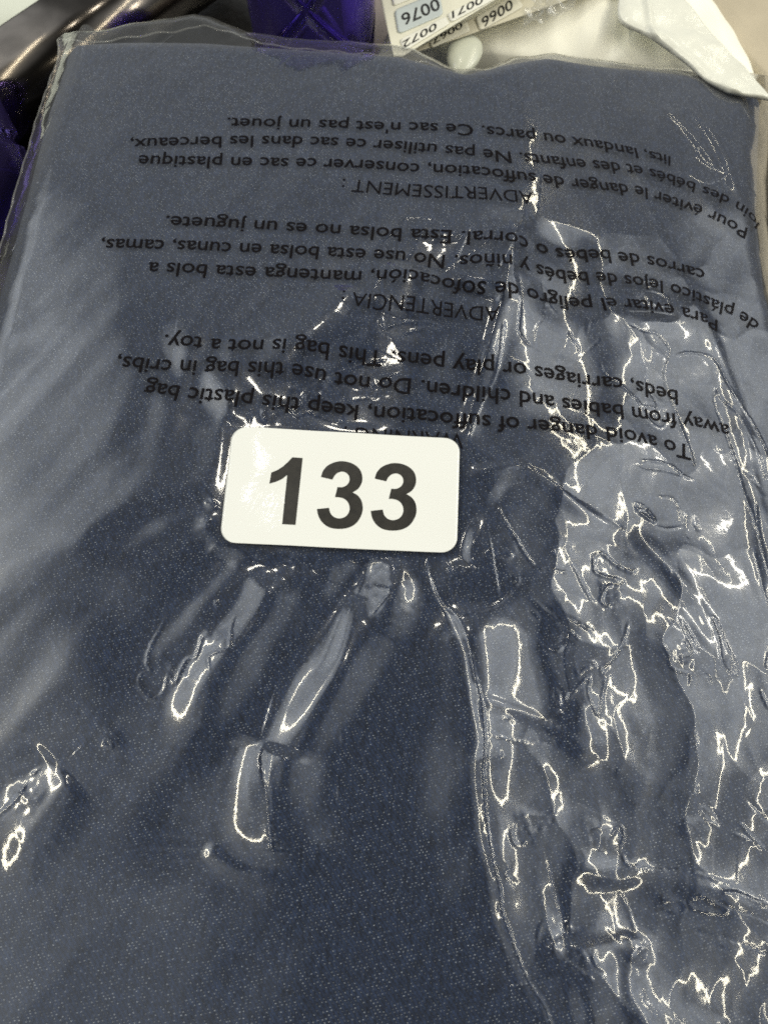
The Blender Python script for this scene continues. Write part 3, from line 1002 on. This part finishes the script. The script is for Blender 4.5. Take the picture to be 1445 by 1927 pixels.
print_ink = ink_film('printing_ink')
LINES = [
    ("WARNING :", [(872, 813), (760, 808), (648, 800)], 4.2, 0.0),
    ("To avoid danger of suffocation, keep this plastic bag", [(1300, 838), (1228, 819), (1108, 797), (974, 781), (845, 773), (600, 751), (440, 735), (275, 716)], 4.2, 0.011),
    ("away from babies and children. Do not use this bag in cribs,", [(1370, 800), (1290, 781), (1177, 763), (1090, 746), (970, 731), (867, 720), (700, 705), (521, 684), (370, 677), (222, 668)], 4.2, 0.011),
    ("beds, carriages or play pens. This bag is not a toy.", [(1275, 734), (1184, 713), (1050, 689), (974, 680), (889, 673), (749, 661), (539, 643), (430, 637), (310, 627)], 4.2, 0.011),
    ("ADVERTENCIA :", [(940, 579), (800, 566), (646, 553)], 4.3, 0.0),
    ("Para evitar el peligro de sofocación, mantenga esta bols a", [(1350, 602), (1304, 587), (1215, 567), (1121, 559), (1063, 549), (923, 537), (849, 525), (736, 513), (577, 504), (440, 498), (280, 491)], 4.2, 0.011),
    ("de plástico lejos de bebés y niños. No use esta bolsa en cunas, camas,", [(1430, 606), (1385, 579), (1300, 546), (1220, 523), (1130, 510), (1020, 495), (888, 483), (797, 475), (713, 468), (520, 458), (359, 451), (191, 447)], 4.2, 0.011),
    ("carros de bebés o corral. Esta bolsa no es un juguete.", [(1325, 507), (1222, 481), (1162, 472), (1082, 461), (1008, 453), (928, 443), (808, 431), (671, 423), (500, 413), (313, 404)], 4.2, 0.011),
    ("ADVERTISSEMENT :", [(1002, 361), (850, 348), (674, 336), (645, 334)], 4.3, 0.0),
    ("Pour éviter le danger de suffocation, conserver ce sac en plastique", [(1408, 428), (1334, 394), (1294, 378), (1208, 351), (1117, 338), (1025, 327), (940, 316), (800, 306), (674, 298), (500, 294), (322, 291), (262, 290)], 4.2, 0.011),
    ("loin des bébés et des enfants. Ne pas utiliser ce sac dans les berceaux,", [(1438, 408), (1410, 391), (1350, 361), (1265, 328), (1191, 311), (1128, 301), (1014, 289), (900, 277), (730, 262), (515, 253), (305, 257), (245, 259)], 4.2, 0.011),
    ("lits, landaux ou parcs. Ce sac n'est pas un jouet.", [(1262, 293), (1237, 286), (1122, 263), (1014, 247), (940, 238), (840, 230), (691, 226), (560, 222), (428, 219)], 4.2, 0.011),
]
for body, px, cap, bold in LINES:
    line_on_film(body, px, cap, bold, print_ink, 'printed_line', bag)

# ------------------------------------------------------------------ number sticker
def sticker_z(x, y):
    c = _stk_c
    d = np.hypot(x - _stk[0][0], y - _stk[0][1])
    ex = (_stk[1] - _stk[0]) / np.hypot(*(_stk[1] - _stk[0]))
    q = (x - _stk[0][0]) * ex[0] + (y - _stk[0][1]) * ex[1]
    curl = 0.00012 * noise(x * 90 + 3, y * 90, 63) - 6.0 * np.clip(0.007 - q, 0, 1) ** 2
    return base(x, y) + 0.0012 + curl


sticker = thing('number_sticker', 'white rounded sticker numbered 133 stuck on the clear bag', 'sticker', (*_stk_c, float(base(np.array([_stk_c[0]]), np.array([_stk_c[1]]))[0])))
sl = sticker.location
paper, nt, N, L = mat('glossy_label_paper')
b = N['Principled BSDF']
b.inputs['Base Color'].default_value = (0.78, 0.80, 0.79, 1)
b.inputs['Roughness'].default_value = 0.5
b.inputs['Coat Weight'].default_value = 1.0
b.inputs['Coat Roughness'].default_value = 0.04
tc = N.new('ShaderNodeTexCoord')
nz = N.new('ShaderNodeTexNoise'); nz.inputs['Scale'].default_value = 900; nz.inputs['Detail'].default_value = 4
L.new(tc.outputs['Object'], nz.inputs['Vector'])
bp = N.new('ShaderNodeBump'); bp.inputs['Distance'].default_value = 0.00002
L.new(nz.outputs['Fac'], bp.inputs['Height']); L.new(bp.outputs['Normal'], b.inputs['Coat Normal'])
sq = [np.array(p) for p in _stk]          # TL TR BR BL
Wd = np.hypot(*(sq[1] - sq[0])); Hd = np.hypot(*(sq[3] - sq[0]))
rad = 0.0034
nu, nv = 90, 60
vv = np.concatenate([np.linspace(0, 1, 14) ** 1.5 * rad, np.linspace(rad, Hd - rad, nv - 26)[1:-1], Hd - (np.linspace(1, 0, 14) ** 1.5 * rad)])
SX = np.zeros((len(vv), nu)); SY = SX.copy()
for i, v in enumerate(vv):
    dy = max(rad - v, rad - (Hd - v), 0)
    ins = rad - math.sqrt(max(0, rad * rad - dy * dy))
    uu = np.linspace(ins, Wd - ins, nu) / Wd
    t = v / Hd
    a = sq[0] * (1 - t) + sq[3] * t; c = sq[1] * (1 - t) + sq[2] * t
    SX[i] = a[0] + (c[0] - a[0]) * uu; SY[i] = a[1] + (c[1] - a[1]) * uu
SZ = sticker_z(SX, SY)
me = shell(SX, SY, SZ, float(SZ.min()) - 0.0001, 'label_face', closed=False)
co = np.empty(len(me.vertices) * 3, np.float32); me.vertices.foreach_get('co', co); co = co.reshape(-1, 3)
nn = SX.size
co[nn:, 2] = sticker_z(co[nn:, 0].astype(float), co[nn:, 1].astype(float)) - 0.00014
me.vertices.foreach_set('co', co.ravel())
o = link('label_face', me, paper, sticker); o.location = -sl
digit_ink = simple('digit_ink', (0.012, 0.011, 0.009), 0.4, coat=0.3, var=(700, 0.5))


def poly_face(loops, name, px_to_world, zfun, off, material, parent, loc, edge=0.0012):
    bm = bmesh.new()
    for lp in loops:
        w = [Vector((x * 1000, y * 1000)) for x, y in px_to_world(lp)]
        n_ = len(w)
        vo, eo, fo, *_ = delaunay_2d_cdt(w, [(k, (k + 1) % n_) for k in range(n_)], [list(range(n_))], 1, 1e-5)
        vs = [bm.verts.new((p.x / 1000, p.y / 1000, 0)) for p in vo]
        for q in fo:
            bm.faces.new([vs[k] for k in q])
    for _ in range(6):
        es = [e for e in bm.edges if e.calc_length() > edge]
        if not es:
            break
        bmesh.ops.subdivide_edges(bm, edges=es, cuts=1)
        bmesh.ops.triangulate(bm, faces=bm.faces[:])
    bmesh.ops.recalc_face_normals(bm, faces=bm.faces[:])
    for v in bm.verts:
        v.co.z = float(zfun(np.array([v.co.x]), np.array([v.co.y]))[0]) + off
    if sum(f.normal.z for f in bm.faces) < 0:
        bmesh.ops.reverse_faces(bm, faces=bm.faces[:])
    me = bpy.data.meshes.new(name); bm.to_mesh(me); bm.free()
    o = link(name, me, material, parent, smooth=False); o.location = loc
    return o


def segs(parts):
    """corner-joined smooth runs -> one loop"""
    out = []
    for p in parts:
        c = catmull(p, 5)
        out += [tuple(q) for q in c[:-1]]
    return out


one = [(483, 243), (529, 246), (513, 398), (497, 550), (437, 546), (448, 435), (460, 322), (436, 341), (410, 353), (379, 362), (384, 335), (388, 312), (415, 301), (440, 285), (463, 264)]
three = segs([[(612, 332), (623, 302), (648, 277), (690, 262), (730, 264), (765, 278), (790, 303), (799, 335), (795, 362), (780, 386), (755, 402)],
              [(755, 402), (778, 416), (795, 440), (801, 475), (793, 508), (772, 540), (740, 560), (700, 567), (655, 562), (622, 542), (602, 512), (594, 478)],
              [(594, 478), (648, 472)], [(648, 472), (655, 497), (672, 514), (695, 520), (720, 513), (737, 495), (742, 470), (733, 445), (715, 430), (692, 424), (676, 424)],
              [(676, 424), (687, 378)], [(687, 378), (710, 378), (730, 368), (741, 350), (739, 328), (725, 313), (705, 308), (685, 315), (672, 328), (664, 344)], [(664, 344), (612, 332)]])
c7 = lambda p: [(350 + a / 2.408, 760 + b / 2.408) for a, b in p]
to_w = lambda p: on(p, 0.0011)
poly_face([c7(one)], 'printed_digit', to_w, sticker_z, 0.00006, digit_ink, sticker, -sl)
poly_face([c7(three)], 'printed_digit', to_w, sticker_z, 0.00006, digit_ink, sticker, -sl)
poly_face([c7([(a + 243, b + 8) for a, b in three])], 'printed_digit', to_w, sticker_z, 0.00006, digit_ink, sticker, -sl)

# ------------------------------------------------------------------ things behind the bag
def at3(px, py, z):
    x, y = at(px, py, z)
    return Vector((float(x), float(y), z))


def hfield(name, corners_px, z0, zfun, nr, nc, material, parent=None, thick=0.004, closed=True):
    """four pixel corners (TL TR BR BL) at height z0 -> a soft sheet with relief zfun(u, v, x, y)"""
    P = [np.array(at(a, b, z0)) for a, b in corners_px]
    u = np.linspace(0, 1, nc)[None, :]; v = np.linspace(0, 1, nr)[:, None]
    X = (1 - v) * ((1 - u) * P[0][0] + u * P[1][0]) + v * ((1 - u) * P[3][0] + u * P[2][0])
    Y = (1 - v) * ((1 - u) * P[0][1] + u * P[1][1]) + v * ((1 - u) * P[3][1] + u * P[2][1])
    Z = z0 + zfun(u + 0 * v, v + 0 * u, X, Y)
    me = shell(X, Y, Z, z0 - thick, name) if closed else grid_mesh(name, X, Y, Z)
    return link(name, me, material, parent)


# steel rail crossing the far left corner
steel = simple('dark_steel', (0.105, 0.093, 0.082), 0.18, metal=1.0, var=(120, 0.2))
ZR = -0.030
rail_a, rail_b = at3(-140, 205, ZR), at3(420, -178, ZR)
ax = (rail_b - rail_a).normalized()
sd = Vector((0, 0, 1)).cross(ax).normalized()
prof = []
hw, hh_, rr = 0.0130, 0.012, 0.0112
for cx, cy, a0 in ((hw - rr, hh_ - rr, 0), (-(hw - 0.002), hh_ - 0.002, 90), (-(hw - 0.002), -(hh_ - 0.002), 180), (hw - rr, -(hh_ - rr), 270)):
    r2 = rr if cx > 0 else 0.002
    for k in range(9):
        a = math.radians(a0 + 90 * k / 8)
        prof.append((cx + r2 * math.cos(a), cy + r2 * math.sin(a)))
bm = bmesh.new()
rings = []
for P in (rail_a, rail_b):
    rings.append([bm.verts.new(P - sd * a + Vector((0, 0, b - hh_))) for a, b in prof])
for i in range(len(prof)):
    j = (i + 1) % len(prof)
    bm.faces.new((rings[0][i], rings[0][j], rings[1][j], rings[1][i]))
bm.faces.new(rings[0]); bm.faces.new(rings[1][::-1])
bmesh.ops.recalc_face_normals(bm, faces=bm.faces[:])
me = bpy.data.meshes.new('steel_rail'); bm.to_mesh(me); bm.free()
tag(link('steel_rail', me, steel), 'dark steel rail with one bright rounded edge beside the bag corner', 'rail')

# padded pale pouch beyond the rail
pouch_mat = simple('pale_padded_film', (0.62, 0.66, 0.60), 0.45, bump=(120, 0.0004), var=(25, 0.06))
tag(hfield('padded_mailer', [(-330, -260), (260, -260), (200, 10), (-330, 330)], -0.040,
           lambda u, v, x, y: 0.012 * np.sqrt(np.clip(4 * u * (1 - u) * 4 * v * (1 - v), 0, 1)) + 0.003 * noise(x * 60, y * 60, 71) + 0.0022 * (cells(x * 38, y * 38, 72) - 0.3),
           80, 120, pouch_mat, thick=0.02), 'pale grey-green padded pouch lying beyond the steel rail', 'pouch')


# blue cut glass
def glass_mat(name):
    m, nt, N, L = mat(name)
    b = N['Principled BSDF']
    b.inputs['Base Color'].default_value = (0.33, 0.25, 0.95, 1)
    b.inputs['Transmission Weight'].default_value = 0.9
    b.inputs['Roughness'].default_value = 0.03
    b.inputs['IOR'].default_value = 1.5
    return m


blue_glass = glass_mat('blue_glass')


def tumbler(name, px, py, z_axis, r, zb, zt, label, tilt=(0, 0), phase=0.0):
    c = at3(px, py, z_axis)
    t = thing(name, label, 'glass', (c.x, c.y, zb), 'violet-blue cut glass tumblers round the bag')
    na, nz_ = 288, 200
    a = np.linspace(0, 2 * math.pi, na, endpoint=False)[None, :]
    s = np.linspace(0, 1, nz_)[:, None]
    H = zt - zb
    R = r * (0.93 + 0.07 * s) + 0 * a
    # deep diamond cuts: two families of slanted grooves
    k = 3
    cut = np.zeros_like(R)
    for sg in (1, -1):
        ph = (a + phase) / (2 * math.pi) * k + sg * s * H * 20
        f = np.abs(ph - np.round(ph))
        cut = np.maximum(cut, np.clip(1 - (f / 0.06) ** 2, 0, 1))
    win = sstep(0.12, 0.25, s) * (1 - sstep(0.90, 0.97, s))
    R = R - 0.0020 * cut * win
    Xo = R * np.cos(a); Yo = R * np.sin(a); Zo = s * H + 0 * a
    wall = 0.0032
    si = np.linspace(1, 0.10, 60)[:, None]
    Ri = (r * (0.93 + 0.07 * si) - wall) + 0 * a
    Xi = Ri * np.cos(a); Yi = Ri * np.sin(a); Zi = si * H + 0 * a
    rows = [np.stack([Xo, Yo, Zo], -1), np.stack([Xi, Yi, Zi], -1)]
    P = np.vstack(rows)
    nr = P.shape[0]
    idx = np.arange(nr * na).reshape(nr, na)
    f = np.stack([idx[:-1], np.roll(idx[:-1], -1, 1), np.roll(idx[1:], -1, 1), idx[1:]], -1).reshape(-1, 4)
    co = P.reshape(-1, 3)
    co = np.vstack([co, [[0, 0, 0], [0, 0, 0.10 * H]]])
    cb, ci = len(co) - 2, len(co) - 1
    tb = np.array([[cb, idx[0][(j + 1) % na], idx[0][j], idx[0][j]] for j in range(na)])
    ti = np.array([[ci, idx[-1][j], idx[-1][(j + 1) % na], idx[-1][(j + 1) % na]] for j in range(na)])
    bm = bmesh.new()
    vs = [bm.verts.new(p) for p in co]
    for q in f:
        bm.faces.new([vs[i] for i in q])
    for q in list(tb[:, :3]) + list(ti[:, :3]):
        bm.faces.new([vs[i] for i in q])
    bmesh.ops.recalc_face_normals(bm, faces=bm.faces[:])
    me = bpy.data.meshes.new('glass_body'); bm.to_mesh(me); bm.free()
    o = link('glass_body', me, blue_glass, t)
    t.rotation_euler = (math.radians(tilt[0]), math.radians(tilt[1]), 0)
    return t


tumbler('cut_glass_tumbler', 590, 40, -0.030, 0.0215, TABLE_Z, 0.016, 'violet-blue cut glass tumbler behind the bag, next to the number labels', phase=-0.5236)
tumbler('cut_glass_tumbler', -60, 330, -0.045, 0.0215, TABLE_Z, -0.020, 'violet-blue cut glass tumbler in shadow beside the left edge of the bag, below the rail', phase=0.7)

# grey wrapped block between the glass and the labels
grey = simple('mauve_grey_card', (0.27, 0.23, 0.22), 0.6, bump=(80, 0.0006), var=(30, 0.15))
tag(hfield('grey_wrapped_parcel', [(650, -260), (860, -260), (850, 140), (670, 140)], -0.046,
           lambda u, v, x, y: 0.004 * np.sqrt(np.clip(4 * u * (1 - u), 0, 1)) + 0.001 * noise(x * 80, y * 80, 75), 50, 40, grey, thick=0.015),
    'mauve-grey wrapped parcel seen between blue glass and number labels', 'parcel')

# white poly mailer
white_poly = simple('white_poly', (0.95, 0.94, 0.84), 0.42, bump=(60, 0.0002), var=(18, 0.02))


def mailer_z(u, v, x, y):
    z = 0.013 * np.clip(4 * u * (1 - u), 0, 1) ** 0.22 * np.clip(4 * v * (1 - v), 0, 1) ** 0.22
    z = z + 0.0022 * noise(x * 38 + 2, y * 38, 81) + 0.0009 * noise(x * 120, y * 90, 82)
    d, _, _, _ = poly_dist(x, y, wpx([(1195, 60), (1130, 115), (1080, 160)], -0.03))
    return z - 0.0018 * np.exp(-(d / 0.0035) ** 2)


tag(hfield('white_mailer', [(905, -140), (1180, -200), (1425, 182), (700, 122)], -0.0365, mailer_z, 120, 160, white_poly, thick=0.022),
    'plump creamy white plastic mailer lying behind the bag under the number labels', 'mailer')
# second white bag overlapping it
white_film = simple('thin_white_film', (0.74, 0.75, 0.69), 0.25, bump=(170, 0.0008), var=(50, 0.06))


def fold_z(u, v, x, y):
    z = 0.0010 * np.exp(-((u - 0.12) / 0.16) ** 2) + 0.0008 * noise(x * 90, y * 90, 85) + 0.0010 * (cells(x * 60 + 1, y * 60, 86) - 0.3)
    d, _, _, _ = poly_dist(x, y, wpx([(1215, 0), (1222, 60), (1240, 95)], -0.02))
    return z + 0.0012 * np.exp(-(d / 0.0009) ** 2)


def strip(name, left_px, right_px, z0, zf, n_r, n_c, material, thick=0.0012):
    Lw = catmull(wpx(left_px, z0), 8); Rw = catmull(wpx(right_px, z0), 8)

    def res(p, n):
        d = np.r_[0, np.cumsum(np.hypot(*np.diff(p, axis=0).T))]
        t = np.linspace(0, d[-1], n)
        return np.stack([np.interp(t, d, p[:, 0]), np.interp(t, d, p[:, 1])], 1)
    Lw, Rw = res(Lw, n_r), res(Rw, n_r)
    u = np.linspace(0, 1, n_c)[None, :]
    X = Lw[:, :1] * (1 - u) + Rw[:, :1] * u; Y = Lw[:, 1:] * (1 - u) + Rw[:, 1:] * u
    v = np.linspace(0, 1, n_r)[:, None] + 0 * u
    Z = z0 + zf(u + 0 * v, v, X, Y)
    me = shell(X, Y, Z, z0 - thick, name)
    return link(name, me, material)


tag(strip('folded_plastic_bag', [(1195, -170), (1178, -60), (1163, 30), (1215, 62), (1278, 105), (1330, 148), (1372, 172)],
          [(1180, -170), (1225, -70), (1290, 0), (1345, 66), (1400, 125), (1440, 172), (1452, 185)], -0.0195, fold_z, 90, 60, white_film),
    'folded glossy thin white plastic bag overlapping the plump creamy mailer', 'plastic bag')
# tan box at the far right
tan = simple('tan_card', (0.42, 0.37, 0.28), 0.55, bump=(70, 0.0012), var=(28, 0.22))
tag(strip('tan_carton', [(1215, -170), (1300, -10), (1350, 52), (1405, 112), (1440, 165), (1446, 300), (1452, 520)], [(1900, -170), (1860, 0), (1830, 60), (1810, 120), (1800, 190), (1790, 300), (1780, 520)],
          -0.034, lambda u, v, x, y: 0.0012 * noise(x * 40, y * 40, 91) - 0.0025 * np.exp(-(u / 0.015) ** 2), 60, 80, tan, thick=0.026),
    'tan cardboard carton with a marbled sheen at the right of the white bags', 'carton')

# sheet of number labels, curled over itself
liner = simple('label_liner', (0.74, 0.73, 0.62), 0.35, bump=(200, 0.0002), var=(60, 0.04))
label_paper = simple('label_paper', (0.82, 0.82, 0.75), 0.35, var=(90, 0.03))
blue_label = simple('bluish_label_paper', (0.55, 0.61, 0.62), 0.35, var=(90, 0.05))
num_ink = simple('number_ink', (0.012, 0.012, 0.012), 0.45)
Z_TOP, Z_LOW = -0.0150, -0.0195
sheet = thing('label_sheet', 'curled white sheet of number labels reading 0076, 0072, 0071 and 0066', 'label sheet', tuple(at3(850, 30, Z_LOW)))
shl = sheet.location


def quad_sheet(name, px, z, material, parent, n=24, sag=0.0, corner=0.0, thick=0.0002):
    P = [np.array(at(a, b, z)) for a, b in px]
    u = np.linspace(0, 1, n)[None, :]; v0 = np.linspace(0, 1, n)
    X = np.zeros((n, n)); Y = X.copy()
    for i, v in enumerate(v0):
        ins = 0.0
        if corner:
            e = min(v, 1 - v)
            if e < corner:
                q = 1 - e / corner
                ins = 0.5 * corner * (1 - math.sqrt(max(0, 1 - q * q)))
        uu = np.linspace(ins, 1 - ins, n)
        X[i] = (1 - v) * ((1 - uu) * P[0][0] + uu * P[1][0]) + v * ((1 - uu) * P[3][0] + uu * P[2][0])
        Y[i] = (1 - v) * ((1 - uu) * P[0][1] + uu * P[1][1]) + v * ((1 - uu) * P[3][1] + uu * P[2][1])
    Z = np.full_like(X, z)
    me = shell(X, Y, Z, z - thick, name)
    o = link(name, me, material, parent); o.location = -shl
    return o


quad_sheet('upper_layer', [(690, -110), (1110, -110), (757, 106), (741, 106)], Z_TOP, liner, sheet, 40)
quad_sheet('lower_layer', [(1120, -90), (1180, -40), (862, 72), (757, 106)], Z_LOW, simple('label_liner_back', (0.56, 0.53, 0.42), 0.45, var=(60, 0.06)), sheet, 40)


def number(body, p0, p1, up, z, parent, bold=0.012):
    """p0 -> p1: baseline pixels in reading order; up: pixel vector to the top of a digit"""
    me, co = text_mesh(body, bold)
    x0, x1 = co[:, 0].min(), co[:, 0].max(); y1 = co[:, 1].max(); y0 = co[:, 1].min()
    s = (co[:, 0] - x0) / (x1 - x0); t = (co[:, 1] - y0) / (y1 - y0)
    px = p0[0] + (p1[0] - p0[0]) * s + up[0] * t; py = p0[1] + (p1[1] - p0[1]) * s + up[1] * t
    X, Y = at(px, py, z)
    me.vertices.foreach_set('co', np.stack([X, Y, np.full_like(X, z)], 1).astype(np.float32).ravel())
    o = link('printed_number', me, num_ink, parent, smooth=False)
    return o


def label(px, z, body, p0, p1, up, material=label_paper):
    o = quad_sheet('number_label', px, z + 0.0003, material, sheet, 20, corner=0.16)
    nmb = number(body, p0, p1, up, z + 0.00036, o)
    return o


label([(741.5, 19), (826, -16), (834, 27), (749, 64)], Z_TOP, '0076', (823, -5), (753, 27), (7, 22), blue_label)
label([(752, 74), (838, 31), (846, 44), (760, 96)], Z_TOP, '0072', (821, 41), (757, 78), (1, 14))
label([(841, 26), (925, -16), (930, -2), (848, 42)], Z_TOP, '0071', (908, -9), (850, 21), (1, 14))
label([(736, -10), (820, -44), (823, -24), (740, 11)], Z_TOP, '0080', (818, -60), (748, -30), (7, 22))
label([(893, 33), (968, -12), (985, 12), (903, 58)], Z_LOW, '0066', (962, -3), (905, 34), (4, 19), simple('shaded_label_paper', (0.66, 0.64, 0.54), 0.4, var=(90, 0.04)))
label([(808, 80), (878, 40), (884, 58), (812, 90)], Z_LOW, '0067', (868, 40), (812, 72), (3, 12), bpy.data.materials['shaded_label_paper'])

# milky bulge of film in front of the mailer, and the crumpled clear wrap
milky = simple('milky_plastic', (0.56, 0.58, 0.49), 0.3, coat=0.2)
bm = bmesh.new()
bmesh.ops.create_uvsphere(bm, u_segments=32, v_segments=20, radius=1.0)
for v in bm.verts:
    v.co.x *= 0.0055 * (1 + 0.25 * v.co.y); v.co.y *= 0.0090; v.co.z *= 0.0025
me = bpy.data.meshes.new('milky_plastic_cap'); bm.to_mesh(me); bm.free()
o = tag(link('milky_plastic_cap', me, milky), 'small milky rounded plastic cap at the front edge of the mailer', 'cap')
o.location = at3(872, 104, -0.0225); o.rotation_euler = (0, 0, math.radians(-12))
wrap = film_material('crumpled_wrap', haze=0.16)
tag(hfield('crumpled_wrap', [(990, -70), (1110, -70), (1078, 14), (985, 46)], -0.0190,
           lambda u, v, x, y: 0.004 * (cells(x * 130, y * 130, 95) - 0.3) + 0.002 * noise(x * 200, y * 200, 96), 50, 50, wrap, closed=False),
    'crumpled scrap of clear wrap lying beside the curled label sheet', 'plastic wrap')
